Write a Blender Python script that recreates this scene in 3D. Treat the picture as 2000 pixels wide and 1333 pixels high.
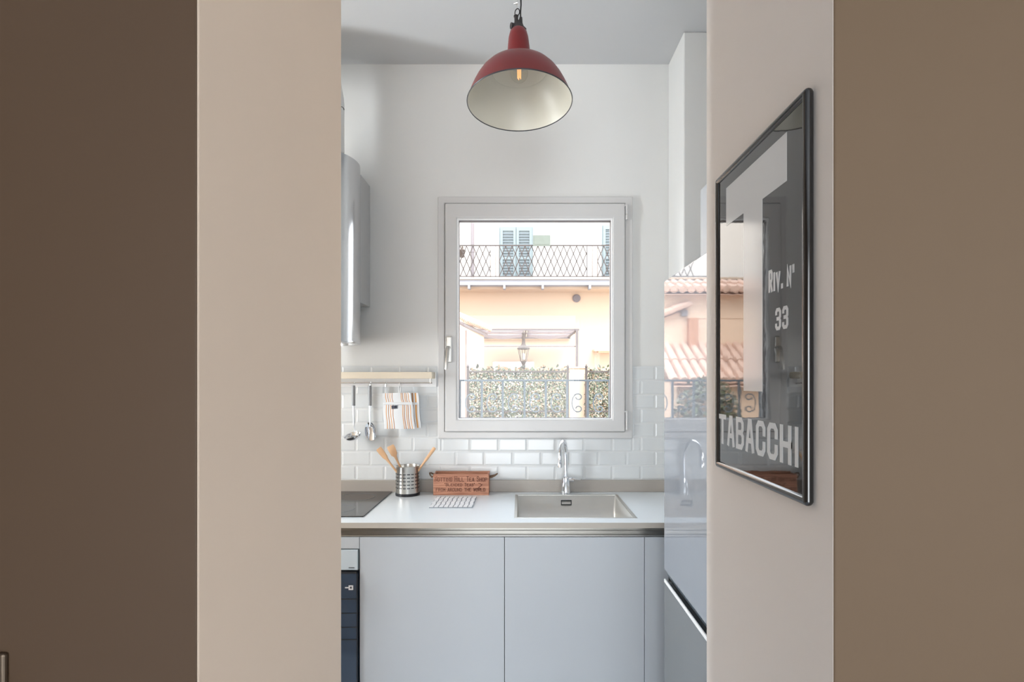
import bpy, bmesh, math, random
from math import sin, cos, pi, radians, sqrt, atan2
from mathutils import Vector, Matrix
random.seed(7)
S = bpy.context.scene
for o in list(bpy.data.objects): bpy.data.objects.remove(o)
C = bpy.data.collections.new('scene'); S.collection.children.link(C)

# ------------------------------------------------------------------ camera
F = 1062.0; VX = 1017.0; VY = 743.0; EYE = 1.49
cam = bpy.data.cameras.new('camera'); camo = bpy.data.objects.new('camera', cam); C.objects.link(camo)
camo.location = (0, 0, EYE); camo.rotation_euler = (pi/2, 0, 0)
cam.sensor_width = 36; cam.lens = 36*F/2000; cam.shift_x = -(VX-1000)/2000; cam.shift_y = (VY-666.5)/2000
cam.clip_start = .05; cam.clip_end = 200
S.camera = camo

# ------------------------------------------------------------------ world, lights, exposure
W = bpy.data.worlds.new('world'); S.world = W; W.use_nodes = True
nt = W.node_tree; bg = nt.nodes['Background']
geo = nt.nodes.new('ShaderNodeNewGeometry'); sep = nt.nodes.new('ShaderNodeSeparateXYZ')
rmp = nt.nodes.new('ShaderNodeValToRGB'); mr = nt.nodes.new('ShaderNodeMapRange')
mr.inputs['From Min'].default_value = -1; nt.links.new(geo.outputs['Incoming'], sep.inputs[0])
neg = nt.nodes.new('ShaderNodeMath'); neg.operation = 'MULTIPLY'; neg.inputs[1].default_value = -1
nt.links.new(sep.outputs['Z'], neg.inputs[0]); nt.links.new(neg.outputs[0], mr.inputs['Value'])
nt.links.new(mr.outputs[0], rmp.inputs[0]); nt.links.new(rmp.outputs[0], bg.inputs[0])
e = rmp.color_ramp.elements
e[0].position = .45; e[0].color = (.62, .62, .62, 1); e[1].position = 1.0; e[1].color = (.84, .93, 1.06, 1)
bg.inputs[1].default_value = 5.6

def area(name, loc, rot, sx, sy, power, col):
    l = bpy.data.lights.new(name, 'AREA'); l.shape = 'RECTANGLE'; l.size = sx; l.size_y = sy
    l.energy = power; l.color = col
    o = bpy.data.objects.new(name, l); C.objects.link(o); o.location = loc; o.rotation_euler = rot
    return o
# added fill lamps in unseen, made-up openings: kitchen side wall, room behind the camera
area('side_fill_added', (-2.58, 1.72, 1.7), (0, -pi/2, 0), 1.7, .27, 62, (.88, .95, 1))
area('rear_right_fill_added', (3.05, -1.9, 1.55), (0, pi/2, 0), 2.0, 1.5, 22, (.95, .97, 1))
area('rear_fill_added', (-.3, -4.35, 1.1), (pi/2, 0, 0), 2.8, 2.1, 67, (.86, .94, 1))
sun = bpy.data.lights.new('sun', 'SUN'); sun.energy = 3.6; sun.angle = radians(25); sun.color = (1, .96, .9)
suno = bpy.data.objects.new('sun', sun); C.objects.link(suno); suno.rotation_euler = (radians(38), 0, radians(18))

vs = S.view_settings; vs.view_transform = 'Standard'; vs.look = 'None'; vs.gamma = 1; vs.use_curve_mapping = False
vs.exposure = 0.26
S.cycles.max_bounces = 12; S.cycles.diffuse_bounces = 6; S.cycles.glossy_bounces = 5
S.cycles.transmission_bounces = 8; S.cycles.transparent_max_bounces = 16
S.cycles.caustics_reflective = False; S.cycles.caustics_refractive = False
S.cycles.use_denoising = True

# ------------------------------------------------------------------ helpers
def lin(c):
    r = []
    for v in c:
        v /= 255
        r.append(v/12.92 if v <= .04045 else ((v+.055)/1.055)**2.4)
    return (*r, 1)
def P(px, py, d): return Vector(((px-VX)*d/F, d, EYE-(py-VY)*d/F))
def PX(px, d): return (px-VX)*d/F
def PZ(py, d): return EYE-(py-VY)*d/F

def mat(name, col, rough=.5, metal=0, ior=1.5, var=.03, scale=8, bump=0, bscale=60, coat=0, emit=None, spec=None, aniso=0):
    m = bpy.data.materials.new(name); m.use_nodes = True; n = m.node_tree; b = n.nodes['Principled BSDF']
    c = lin(col)
    tc = n.nodes.new('ShaderNodeTexCoord')
    if var:
        nz = n.nodes.new('ShaderNodeTexNoise'); nz.inputs['Scale'].default_value = scale; nz.inputs['Detail'].default_value = 4
        n.links.new(tc.outputs['Object'], nz.inputs['Vector'])
        mx = n.nodes.new('ShaderNodeMix'); mx.data_type = 'RGBA'
        mx.inputs[6].default_value = tuple(v*(1-var) for v in c[:3])+(1,)
        mx.inputs[7].default_value = tuple(min(1, v*(1+var)) for v in c[:3])+(1,)
        n.links.new(nz.outputs['Fac'], mx.inputs[0]); n.links.new(mx.outputs[2], b.inputs['Base Color'])
    else: b.inputs['Base Color'].default_value = c
    b.inputs['Roughness'].default_value = rough; b.inputs['Metallic'].default_value = metal; b.inputs['IOR'].default_value = ior
    if coat: b.inputs['Coat Weight'].default_value = coat; b.inputs['Coat Roughness'].default_value = .03
    if aniso: b.inputs['Anisotropic'].default_value = aniso
    if bump:
        nb = n.nodes.new('ShaderNodeTexNoise'); nb.inputs['Scale'].default_value = bscale; nb.inputs['Detail'].default_value = 3
        n.links.new(tc.outputs['Object'], nb.inputs['Vector'])
        bp = n.nodes.new('ShaderNodeBump'); bp.inputs['Strength'].default_value = bump; bp.inputs['Distance'].default_value = .01
        n.links.new(nb.outputs['Fac'], bp.inputs['Height']); n.links.new(bp.outputs[0], b.inputs['Normal'])
    if emit: b.inputs['Emission Color'].default_value = lin(emit[0]); b.inputs['Emission Strength'].default_value = emit[1]
    return m
def glass_mat(name, tint=(1, 1, 1), ior=1.45):
    m = bpy.data.materials.new(name); m.use_nodes = True; n = m.node_tree
    n.nodes.remove(n.nodes['Principled BSDF']); out = n.nodes['Material Output']
    t = n.nodes.new('ShaderNodeBsdfTransparent'); t.inputs[0].default_value = (*tint, 1)
    g = n.nodes.new('ShaderNodeBsdfGlossy'); g.inputs['Roughness'].default_value = .0
    # Schlick reflectance, the same from both sides of the pane
    ge = n.nodes.new('ShaderNodeNewGeometry'); dt = n.nodes.new('ShaderNodeVectorMath'); dt.operation = 'DOT_PRODUCT'
    n.links.new(ge.outputs['Incoming'], dt.inputs[0]); n.links.new(ge.outputs['Normal'], dt.inputs[1])
    def mth(op, a, b=None):
        k = n.nodes.new('ShaderNodeMath'); k.operation = op
        for i, q in enumerate((a, b)):
            if q is None: continue
            if isinstance(q, (int, float)): k.inputs[i].default_value = q
            else: n.links.new(q, k.inputs[i])
        return k.outputs[0]
    f0 = ((ior-1)/(ior+1))**2
    fr = mth('ADD', mth('MULTIPLY', mth('POWER', mth('SUBTRACT', 1.0, mth('ABSOLUTE', dt.outputs['Value'])), 5.0), 1-f0), f0)
    mx = n.nodes.new('ShaderNodeMixShader')
    n.links.new(fr, mx.inputs[0]); n.links.new(t.outputs[0], mx.inputs[1]); n.links.new(g.outputs[0], mx.inputs[2])
    n.links.new(mx.outputs[0], out.inputs[0]); return m

class MB:
    def __init__(s): s.v = []; s.f = []; s.m = []
    def add(s, vs, fs, mi=0):
        o = len(s.v); s.v += [Vector(v) for v in vs]
        for f in fs: s.f.append([i+o for i in f]); s.m.append(mi)
        return s
    def box(s, x0, x1, y0, y1, z0, z1, mi=0):
        x0, x1 = sorted((x0, x1)); y0, y1 = sorted((y0, y1)); z0, z1 = sorted((z0, z1))
        return s.add([(x0,y0,z0),(x1,y0,z0),(x1,y1,z0),(x0,y1,z0),(x0,y0,z1),(x1,y0,z1),(x1,y1,z1),(x0,y1,z1)],
              [(0,3,2,1),(4,5,6,7),(0,1,5,4),(1,2,6,5),(2,3,7,6),(3,0,4,7)], mi)
    def tube(s, pts, r, n=12, closed=False, mi=0, caps=True, flat=1.0):
        pts = [Vector(p) for p in pts]; N = len(pts); rs = r if isinstance(r, (list, tuple)) else [r]*N
        base = len(s.v); up = None
        for i, p in enumerate(pts):
            a = pts[(i-1) % N] if (i > 0 or closed) else p; b = pts[(i+1) % N] if (i < N-1 or closed) else p
            t = (b-a).normalized()
            if up is None:
                up = Vector((0, 0, 1)) if abs(t.z) < .9 else Vector((0, 1, 0))
            u = (up-t*up.dot(t)).normalized(); w = t.cross(u); up = u
            for k in range(n):
                an = 2*pi*k/n; s.v.append(p+(u*cos(an)*flat+w*sin(an))*rs[i])
        M = N if closed else N-1
        for i in range(M):
            for k in range(n):
                a = base+i*n+k; b = base+i*n+(k+1) % n; c = base+((i+1) % N)*n+(k+1) % n; d = base+((i+1) % N)*n+k
                s.f.append([a, b, c, d]); s.m.append(mi)
        if caps and not closed:
            s.f.append([base+k for k in range(n)][::-1]); s.m.append(mi)
            s.f.append([base+(N-1)*n+k for k in range(n)]); s.m.append(mi)
        return s
    def lathe(s, prof, o=(0,0,0), n=48, mi=0, M=None, mis=None):
        o = Vector(o); base = len(s.v)
        for r, z in prof:
            for k in range(n):
                a = 2*pi*k/n; v = Vector((max(r, 1e-5)*cos(a), max(r, 1e-5)*sin(a), z))
                if M: v = M @ v
                s.v.append(v+o)
        for i in range(len(prof)-1):
            for k in range(n):
                s.f.append([base+i*n+k, base+i*n+(k+1) % n, base+(i+1)*n+(k+1) % n, base+(i+1)*n+k]); s.m.append(mis[i] if mis else mi)
        return s
    def prism(s, poly, vec, mi=0):
        poly = [Vector(p) for p in poly]; n = len(poly); vec = Vector(vec)
        return s.add(poly+[p+vec for p in poly], [list(range(n))[::-1], list(range(n, 2*n))]+[(i, (i+1) % n, (i+1) % n+n, i+n) for i in range(n)], mi)
    def build(s, name, mats, parent=None, smooth=False, bevel=0, seg=2, loc=None, ang=35, mirror=False):
        if not isinstance(mats, (list, tuple)): mats = [mats]
        if parent is not None:
            org = Vector(parent['_org']) if '_org' in parent else Vector((0,0,0))
        elif loc is not None: org = Vector(loc)
        else:
            xs = [v.x for v in s.v]; ys = [v.y for v in s.v]; zs = [v.z for v in s.v]
            org = Vector(((min(xs)+max(xs))/2, (min(ys)+max(ys))/2, min(zs)))
        me = bpy.data.meshes.new(name); me.from_pydata([tuple(v-org) for v in s.v], [], s.f)
        for m in mats: me.materials.append(m)
        for p, mi in zip(me.polygons, s.m): p.material_index = mi
        bm = bmesh.new(); bm.from_mesh(me); bmesh.ops.recalc_face_normals(bm, faces=bm.faces)
        if smooth:
            for f in bm.faces: f.smooth = True
            for ed in bm.edges:
                if len(ed.link_faces) == 2 and ed.calc_face_angle(0) > radians(ang): ed.smooth = False
        bm.to_mesh(me); bm.free()
        o = bpy.data.objects.new(name, me); C.objects.link(o)
        if parent is not None: o.parent = parent; o['_org'] = tuple(org)
        else: o.location = org; o['_org'] = tuple(org)
        if bevel:
            b = o.modifiers.new('bevel', 'BEVEL'); b.width = bevel; b.segments = seg; b.limit_method = 'ANGLE'; b.angle_limit = radians(40)
        return o
def tag(o, label, cat=None, group=None):
    o['label'] = label
    if cat: o['category'] = cat
    if group: o['group'] = group
    return o
def thing(name, label, cat, loc, group=None):
    o = bpy.data.objects.new(name, None); C.objects.link(o); o.location = loc; o['_org'] = tuple(loc); o.empty_display_size = .05
    return tag(o, label, cat, group)
def struct(o): o['kind'] = 'structure'; return o
def arc(c, r, a0, a1, n, ax=0, ay=2):
    out = []
    for i in range(n+1):
        a = a0+(a1-a0)*i/n; p = Vector(c); p[ax] += r*cos(a); p[ay] += r*sin(a); out.append(p)
    return out

# stroke lettering: each glyph is a list of polylines in a 1 x 1 box (x right, y up)
c_ = .22
G = {
'T': [[(0,1),(1,1)],[(.5,1),(.5,0)]], 'A': [[(0,0),(.38,1),(.62,1),(1,0)],[(.16,.32),(.84,.32)]],
'B': [[(0,0),(0,1),(.75,1),(.95,.88),(.95,.65),(.75,.53),(0,.53)],[(.75,.53),(1,.4),(1,.14),(.78,0),(0,0)]],
'C': [[(1,.68),(1,1-.14),(1-c_,1),(c_,1),(0,1-.14),(0,.14),(c_,0),(1-c_,0),(1,.14),(1,.32)]],
'H': [[(0,0),(0,1)],[(1,0),(1,1)],[(0,.5),(1,.5)]], 'I': [[(.5,0),(.5,1)]],
'R': [[(0,0),(0,1),(.78,1),(1,.88),(1,.6),(.78,.48),(0,.48)],[(.5,.48),(1,0)]],
'V': [[(0,1),(.5,0),(1,1)]], 'N': [[(0,0),(0,1),(1,0),(1,1)]], '.': [[(.4,.0),(.4,.1)]],
'3': [[(0,.82),(0,.88),(c_,1),(1-c_,1),(1,.88),(1,.62),(1-c_,.52),(.35,.52)],[(1-c_,.52),(1,.4),(1,.12),(1-c_,0),(c_,0),(0,.12),(0,.18)]],
'o': [[(.2,.7),(.2,1),(.7,1),(.7,.7),(.2,.7)]],
'O': [[(c_,0),(0,.16),(0,.84),(c_,1),(1-c_,1),(1,.84),(1,.16),(1-c_,0),(c_,0)]],
'G': [[(1,.8),(1-c_,1),(c_,1),(0,.84),(0,.16),(c_,0),(1-c_,0),(1,.14),(1,.45),(.6,.45)]],
'L': [[(0,1),(0,0),(1,0)]], 'E': [[(1,1),(0,1),(0,0),(1,0)],[(0,.5),(.75,.5)]], 'F': [[(1,1),(0,1),(0,0)],[(0,.5),(.75,.5)]],
'S': [[(1,.82),(1-c_,1),(c_,1),(0,.85),(0,.65),(c_,.54),(1-c_,.46),(1,.34),(1,.14),(1-c_,0),(c_,0),(0,.18)]],
'P': [[(0,0),(0,1),(.78,1),(1,.88),(1,.6),(.78,.48),(0,.48)]],
'D': [[(0,0),(0,1),(.7,1),(1,.8),(1,.2),(.7,0),(0,0)]], 'M': [[(0,0),(0,1),(.5,.3),(1,1),(1,0)]],
'U': [[(0,1),(0,.16),(c_,0),(1-c_,0),(1,.16),(1,1)]], 'W': [[(0,1),(.25,0),(.5,.7),(.75,0),(1,1)]],
'"': [[(.3,1),(.3,.78)],[(.6,1),(.6,.78)]], ' ': [],
}
def lettering(mb, text, o, right, up, out, width, height, sw, gap=.28, sizes=None, thick=.0008, serif=0, narrow='I."o'):
    """text laid between o and o+right*width; sw is the stroke width in metres"""
    o = Vector(o); right = Vector(right); up = Vector(up); out = Vector(out)
    ws = [(.45 if ch in narrow else .7 if ch == ' ' else 1) for ch in text]
    tot = sum(ws)+gap*(len(text)-1); u = width/tot; x = 0; seg_n = 0
    for i, ch in enumerate(text):
        h = height*(sizes[i] if sizes else 1)
        w = u*ws[i]
        for pl in G[ch]:
            pts = [(x+sw/2+(w-sw)*(px if ch not in narrow else px), sw/2+(h-sw)*py) for px, py in pl]
            e_ = sw*.5; clo = len(pts) > 2 and math.dist(pts[0], pts[-1]) < 1e-6
            if clo: pts = pts[:-1]
            N = len(pts); Lf = []; Rt_ = []
            for k in range(N):
                dirs = []
                for a_, b_ in ((k-1, k), (k, k+1)):
                    if not clo and (a_ < 0 or b_ >= N): continue
                    A, B = pts[a_ % N], pts[b_ % N]; L = math.dist(A, B) or 1e-9; dirs.append(((B[0]-A[0])/L, (B[1]-A[1])/L))
                if len(dirs) == 1:
                    dx, dy = dirs[0]; ex = (-dx if k == 0 else dx)*e_, (-dy if k == 0 else dy)*e_; nx, ny = -dy*e_, dx*e_
                    px_, py2 = pts[k][0]+ex[0], pts[k][1]+ex[1]
                else:
                    (ax, ay), (bx, by) = dirs; mx_, my_ = -(ay+by), ax+bx; ml = math.hypot(mx_, my_) or 1e-9; mx_ /= ml; my_ /= ml
                    cosn = max(.38, mx_*-ay+my_*ax); nx, ny = mx_*e_/cosn, my_*e_/cosn; px_, py2 = pts[k]
                Lf.append((px_+nx, py2+ny)); Rt_.append((px_-nx, py2-ny))
            for k in range(N if clo else N-1):
                seg_n += 1; th_ = thick*(1+.02*seg_n); k2 = (k+1) % N; q = [Lf[k], Lf[k2], Rt_[k2], Rt_[k]]
                mb.prism([o+right*a+up*b for a, b in q], out*th_)
            if serif:
                for (px, py) in (pts[0], pts[-1]):
                    mb.prism([o+right*a+up*b for a, b in ((px-serif, py-sw*.35), (px+serif, py-sw*.35), (px+serif, py+sw*.35), (px-serif, py+sw*.35))], out*thick*.93)
        x += w+u*gap

# ------------------------------------------------------------------ materials
M_wall = mat('white_plaster', (226, 226, 224), .85, var=.012, bump=.06, bscale=25)
M_ceil = mat('ceiling_paint', (198, 199, 200), .9, var=.01)
M_jamb = mat('passage_plaster', (219, 199, 179), .8, var=.02, scale=3, bump=.08, bscale=18)
M_jamb_cool = mat('passage_plaster_cool_light', (228, 220, 213), .8, var=.02, scale=3, bump=.08, bscale=18)  # same plaster as the left wall, its cooler light put into the colour
M_dbrown = mat('dark_brown_door', (74, 54, 35), .6, var=.05, scale=1.5, bump=.03, bscale=20)
M_brown = mat('brown_paint', (102, 82, 61), .7, var=.03, scale=2, bump=.05, bscale=30)
M_floor = mat('pale_stone_floor', (206, 210, 216), .4, var=.15, scale=5)
M_upvc = mat('white_window_frame', (209, 208, 207), .35, var=.005)
M_bead = mat('window_seal', (90, 88, 92), .5)
M_glass = glass_mat('window_glass', (.985, .99, .985), 1.3)
M_tile = mat('glazed_tile', (219, 222, 223), .12, var=.012, scale=6, bump=.02, bscale=12)
M_grout = mat('tile_grout', (216, 218, 218), .9)
M_counter = mat('counter_laminate', (220, 226, 230), .3, var=.01)
M_cedge = mat('counter_edge', (184, 177, 167), .35, var=.015)
M_upst = mat('upstand_laminate', (170, 163, 155), .35, var=.015)
M_door = mat('cabinet_lacquer', (186, 191, 196), .45, var=.006)
M_carc = mat('cabinet_carcass', (180, 182, 184), .6)
M_steel = mat('brushed_steel', (205, 203, 198), .28, metal=1, var=.04, scale=30)
M_gola = mat('brushed_profile', (176, 174, 170), .3, metal=1, var=.03, scale=20)
M_hood = mat('hood_steel', (205, 207, 210), .17, metal=1, var=.02)
M_hoodbox = mat('hood_bracket_steel', (190, 190, 190), .5, metal=.3)
M_chrome = mat('chrome', (232, 234, 238), .06, metal=1, var=0)
M_hob = mat('hob_glass', (38, 36, 38), .12, ior=1.7, var=.02)
M_red = mat('red_enamel', (116, 24, 26), .42, var=.06, scale=12, coat=.15)
M_enam = mat('cream_enamel', (206, 201, 187), .4, var=.02, scale=10)
M_rim = mat('dark_enamel_rim', (40, 42, 48), .4)
M_iron = mat('dark_iron', (48, 44, 44), .6, bump=.2)
M_cord = mat('black_cord', (30, 30, 32), .6)
M_bulb = glass_mat('bulb_glass', (.97, .97, .95), 1.35)
M_fil = mat('filament', (255, 170, 90), .5, emit=((255, 190, 130), 1.0), var=0)
M_wood = mat('beech_wood', (214, 172, 132), .55, var=.1, scale=30)
M_shelfw = mat('pale_wood', (222, 210, 190), .5, var=.03, scale=10)
M_grip = mat('grey_plastic_grip', (158, 160, 163), .5, metal=.0)
M_black = mat('black_plastic', (30, 31, 34), .4)
M_slot = mat('slot_dark', (52, 54, 58), .8)
M_fridge = mat('fridge_silver_gloss', (146, 151, 159), .02, ior=2.9, var=.006)
M_fridge2 = mat('fridge_lower_door_silver', (116, 119, 120), .12, ior=1.9, var=.006)
M_fgroove = mat('fridge_recess', (74, 86, 94), .3)
M_fbody = mat('fridge_body', (150, 155, 160), .5)
M_sign = mat('black_sign_enamel', (18, 18, 19), .03, ior=2.1, var=.02, bump=.012, bscale=14)
M_signrim = mat('black_sign_rim', (16, 16, 18), .12, ior=1.8)
M_letter = mat('grey_sign_letter', (212, 213, 213), .12, ior=1.5, var=.02)
M_ovg = mat('oven_glass', (44, 62, 82), .08, ior=1.6, var=.15, scale=4)  # blue reflection of the room put into the base colour
M_ovp = mat('oven_panel_silver', (196, 206, 212), .3, var=.03)
M_white = mat('plain_white', (238, 238, 238), .5)
M_cloth = mat('white_cotton', (226, 228, 230), .9, bump=.2, bscale=300)
M_or = mat('orange_stripe', (226, 168, 104), .9, bump=.2, bscale=300)
M_or2 = mat('tan_stripe', (178, 130, 92), .9, bump=.2, bscale=300)
M_tag = mat('grey_tag', (70, 72, 84), .8)
M_ink = mat('dark_box_ink', (92, 52, 40), .8, var=.1)
M_rope = mat('worn_rope', (122, 98, 78), .9, bump=.5, bscale=200)
M_trivet = mat('white_trivet', (228, 228, 230), .5)
M_trivgrey = mat('grey_trivet_base', (140, 146, 152), .6)
def crate_mat():
    m = mat('red_brown_crate_wood', (168, 96, 66), .6, var=0)
    n = m.node_tree; b = n.nodes['Principled BSDF']; tc = n.nodes.new('ShaderNodeTexCoord'); mp = n.nodes.new('ShaderNodeMapping')
    mp.inputs['Scale'].default_value = (6, 6, 90); nz = n.nodes.new('ShaderNodeTexNoise'); nz.inputs['Scale'].default_value = 1.5; nz.inputs['Detail'].default_value = 6
    r = n.nodes.new('ShaderNodeValToRGB'); r.color_ramp.elements[0].position = .3; r.color_ramp.elements[1].position = .7
    r.color_ramp.elements[0].color = lin((150, 96, 74)); r.color_ramp.elements[1].color = lin((196, 142, 114))
    n.links.new(tc.outputs['Object'], mp.inputs[0]); n.links.new(mp.outputs[0], nz.inputs[0]); n.links.new(nz.outputs['Fac'], r.inputs[0]); n.links.new(r.outputs[0], b.inputs['Base Color'])
    return m
M_crate = crate_mat()
# outdoors
M_fac_up = mat('cream_render', (220, 211, 201), .9, var=.02, scale=1)
M_fac_lo = mat('peach_render', (186, 164, 144), .9, var=.03, scale=1)
M_house = mat('peach_house_render', (216, 188, 164), .9, var=.04, scale=1.5)
M_slab = mat('balcony_slab', (138, 139, 145), .8)
M_shut = mat('pale_green_shutter', (118, 128, 130), .7)
M_shutd = mat('shutter_slat', (94, 102, 106), .7)
M_rail = mat('dark_railing_iron', (66, 57, 54), .6)
M_blue = mat('pale_blue_railing', (118, 128, 137), .55)
M_pipe = mat('drainpipe_grey', (120, 112, 114), .6)
M_plaq = mat('grey_green_plaque', (100, 106, 98), .8)
M_rtile = mat('terracotta_tiles', (206, 174, 156), .9, var=.3, scale=6)
M_lant = mat('lantern_metal', (70, 58, 50), .6)
M_perg = mat('pergola_steel', (96, 88, 88), .6)
M_awn = mat('white_awning_fabric', (158, 152, 160), .8)
M_l1 = mat('leaf_green', (84, 94, 66), .6); M_l2 = mat('leaf_grey_green', (112, 118, 102), .6)
M_l3 = mat('leaf_brown', (124, 102, 80), .7); M_l4 = mat('leaf_dark', (48, 53, 44), .7)
M_l5 = mat('leaf_pale', (142, 138, 124), .7)
M_pave = mat('pale_paving', (196, 190, 182), .9, var=.1, scale=2)
M_wshut = mat('brown_hatch', (180, 128, 96), .7)

# ------------------------------------------------------------------ room shell
YB = 2.89; H = 3.17
HX0, HX1, HZ0, HZ1 = -.425, .583, 1.195, 2.452       # window hole
m = MB(); m.box(-2.6, HX0, YB, YB+.2, 0, H+.1); m.box(HX1, 2.0, YB, YB+.2, 0, H+.1)
m.box(HX0, HX1, YB, YB+.2, 0, HZ0); m.box(HX0, HX1, YB, YB+.2, HZ1, H+.1)
struct(m.build('wall_back', M_wall))
m = MB(); m.box(.785, 2.0, 2.62, YB, 0, H); struct(m.build('wall_pier', M_wall, bevel=.006))       # projecting pier right of the counter
m = MB(); m.box(1.25, 1.4, 1.455, 2.62, 0, H); struct(m.build('wall_alcove', M_wall))
m = MB(); m.box(-2.6, -2.5, 1.55, YB, 0, 1.0); m.box(-2.6, -2.5, 1.55, YB, 2.5, H); m.box(-2.6, -2.5, 1.89, YB, 1.0, 2.5)
struct(m.build('wall_left', M_wall))
m = MB()
for a in (0, 1):
    m.box(-2.57, -2.53, 1.545 if not a else 1.855, 1.585 if not a else 1.895, 1.0, 2.5)
m.box(-2.57, -2.53, 1.545, 1.895, 1.0, 1.05); m.box(-2.57, -2.53, 1.545, 1.895, 2.45, 2.5)
struct(m.build('window_added', M_upvc))  # unseen window frame, added around the opening of the side fill lamp
# thick walls either side of the passage: reveal plaster, brown room face
def passage_wall(name, x0, x1, y0, y1, pm):
    m = MB(); m.box(x0, x1, y0, y1, 0, H)
    o = m.build(name, [pm, M_brown]); 
    for p in o.data.polygons:
        if p.normal.y < -.9: p.material_index = 1
    b = o.modifiers.new('bevel', 'BEVEL'); b.width = .004; b.segments = 3
    return struct(o)
XL, XR = -.5115, .4965
passage_wall('wall_passage_left', -3.0, XL, .862, 1.552, M_jamb)
passage_wall('wall_passage_right', XR, 3.0, .862, 1.455, M_jamb_cool)
m = MB(); m.box(-3.2, 3.2, -4.4, YB+.2, -.1, 0); struct(m.build('floor', M_floor))
m = MB(); m.box(-3.2, 3.2, -4.4, YB+.02, H, H+.1); struct(m.build('ceiling', M_ceil))
m = MB(); m.box(-3.2, -3.0, -4.3, 1.54, 0, H); struct(m.build('wall_room_left', M_brown))
m = MB(); m.box(3.0, 3.2, -4.3, -2.9, 0, H); m.box(3.0, 3.2, -.9, 1.5, 0, H); m.box(3.0, 3.2, -2.9, -.9, 0, .8); m.box(3.0, 3.2, -2.9, -.9, 2.3, H)
struct(m.build('wall_room_right', M_wall))
m = MB(); m.box(-3.0, -1.75, -4.4, -4.3, 0, H); m.box(1.15, 3.0, -4.4, -4.3, 0, H); m.box(-1.75, 1.15, -4.4, -4.3, 2.7, H)
struct(m.build('wall_room_rear', M_wall))

# flush brown door beside the passage with its handle at the frame's left edge
m = MB(); m.box(-1.55, XL-.001, .8585, .8615, 0.004, 2.9)
dr = struct(m.build('door_1', M_dbrown, bevel=.002))
# lever handle
m = MB(); hx = PX(2, .85)
m.box(hx-.016, hx+.0045, .850, .8595, PZ(1279, .85)-.15, PZ(1279, .85))
M_dull = mat('dull_bronze_metal', (120, 106, 92), .45, metal=1, var=.1)
hp = m.build('handle', M_dull, dr, bevel=.004, seg=3); tag(hp, 'worn metal door handle plate')
m = MB(); m.tube([(hx-.008, .851, .99), (hx-.008, .79, .99), (hx-.10, .785, .99)], .007, 12)
m.build('lever', M_dull, hp, smooth=True)

# ------------------------------------------------------------------ window
def frame_rect(mb, x0, x1, z0, z1, w, y0, y1, mi=0):
    ws = w if isinstance(w, tuple) else (w, w, w, w)   # left right bottom top
    O = [(x0, z0), (x1, z0), (x1, z1), (x0, z1)]; I = [(x0+ws[0], z0+ws[2]), (x1-ws[1], z0+ws[2]), (x1-ws[1], z1-ws[3]), (x0+ws[0], z1-ws[3])]
    V = [(x, y0, z) for x, z in O]+[(x, y0, z) for x, z in I]+[(x, y1, z) for x, z in O]+[(x, y1, z) for x, z in I]; Fs = []
    for k in range(4):
        n_ = (k+1) % 4
        Fs += [(k, n_, n_+4, k+4), (k+8, k+12, n_+12, n_+8), (k, k+8, n_+8, n_), (k+4, n_+4, n_+12, k+12)]
    mb.add(V, Fs, mi)
d = 2.872
wx0, wx1, wz0, wz1 = PX(855, d), PX(1236, d), PZ(857, d), PZ(384, d)
m = MB(); frame_rect(m, wx0, wx1, wz0, wz1, (.035, .04, .035, .035), d, 2.96)
win = struct(m.build('window_1', M_upvc, bevel=.004, seg=2))
m = MB(); d2 = 2.86; sx0, sx1, sz0, sz1 = PX(869, d2), PX(1221, d2), PZ(844, d2), PZ(397, d2)
gx0, gx1, gz0, gz1 = PX(894.5, d2), PX(1195, d2), PZ(818.5, d2), PZ(428, d2)
frame_rect(m, sx0, sx1, sz0, sz1, (gx0-sx0-.006, sx1-gx1-.006, gz0-sz0-.006, sz1-gz1-.006), d2, 2.935)
sash = m.build('sash', M_upvc, win, bevel=.006, seg=3)
m = MB(); frame_rect(m, gx0-.007, gx1+.007, gz0-.007, gz1+.007, .0085, d2+.006, 2.93)
m.build('glazing_bead', M_white, win, bevel=.002)
m = MB(); frame_rect(m, gx0-.004, gx1+.004, gz0-.004, gz1+.004, .0075, 2.882, 2.912)
m.build('gasket', M_bead, win)
m = MB(); m.box(gx0, gx1, 2.895, 2.899, gz0, gz1); m.build('pane', M_glass, win)
# handle
m = MB(); hx, hz = PX(876.5, 2.855), PZ(668, 2.855)
m.box(hx-.015, hx+.015, 2.848, 2.86, PZ(709, 2.855), PZ(657.5, 2.855))
hb = m.build('handle', M_steel, win, bevel=.006, seg=4)
m = MB(); m.tube([(hx+.002, 2.85, hz-.03), (hx+.002, 2.822, hz-.03), (hx-.004, 2.815, hz-.045), (hx-.010, 2.812, PZ(722, 2.81))], [.009, .010, .010, .008], 12, flat=.7)
m.build('lever', M_steel, hb, smooth=True)
for (ya, yb) in ((400, 429), (803, 840)):
    m = MB(); x = PX(1224.5, 2.86); m.tube([(x, 2.862, PZ(yb, 2.86)), (x, 2.862, PZ(ya, 2.86))], .006, 12); m.box(x-.012, x, 2.859, 2.868, PZ(ya+3, 2.86), PZ(ya, 2.86))
    m.tube([(x, 2.862, PZ((ya*.35+yb*.65), 2.86)-.002), (x, 2.862, PZ((ya*.35+yb*.65), 2.86)+.002)], .0075, 12, mi=1)
    m.build('hinge', [M_upvc, M_steel], win, smooth=True)

# ------------------------------------------------------------------ tiles, upstand
tz0 = .961; th = .0755; tw = .151; ty = 2.882
m = MB(); 
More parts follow.
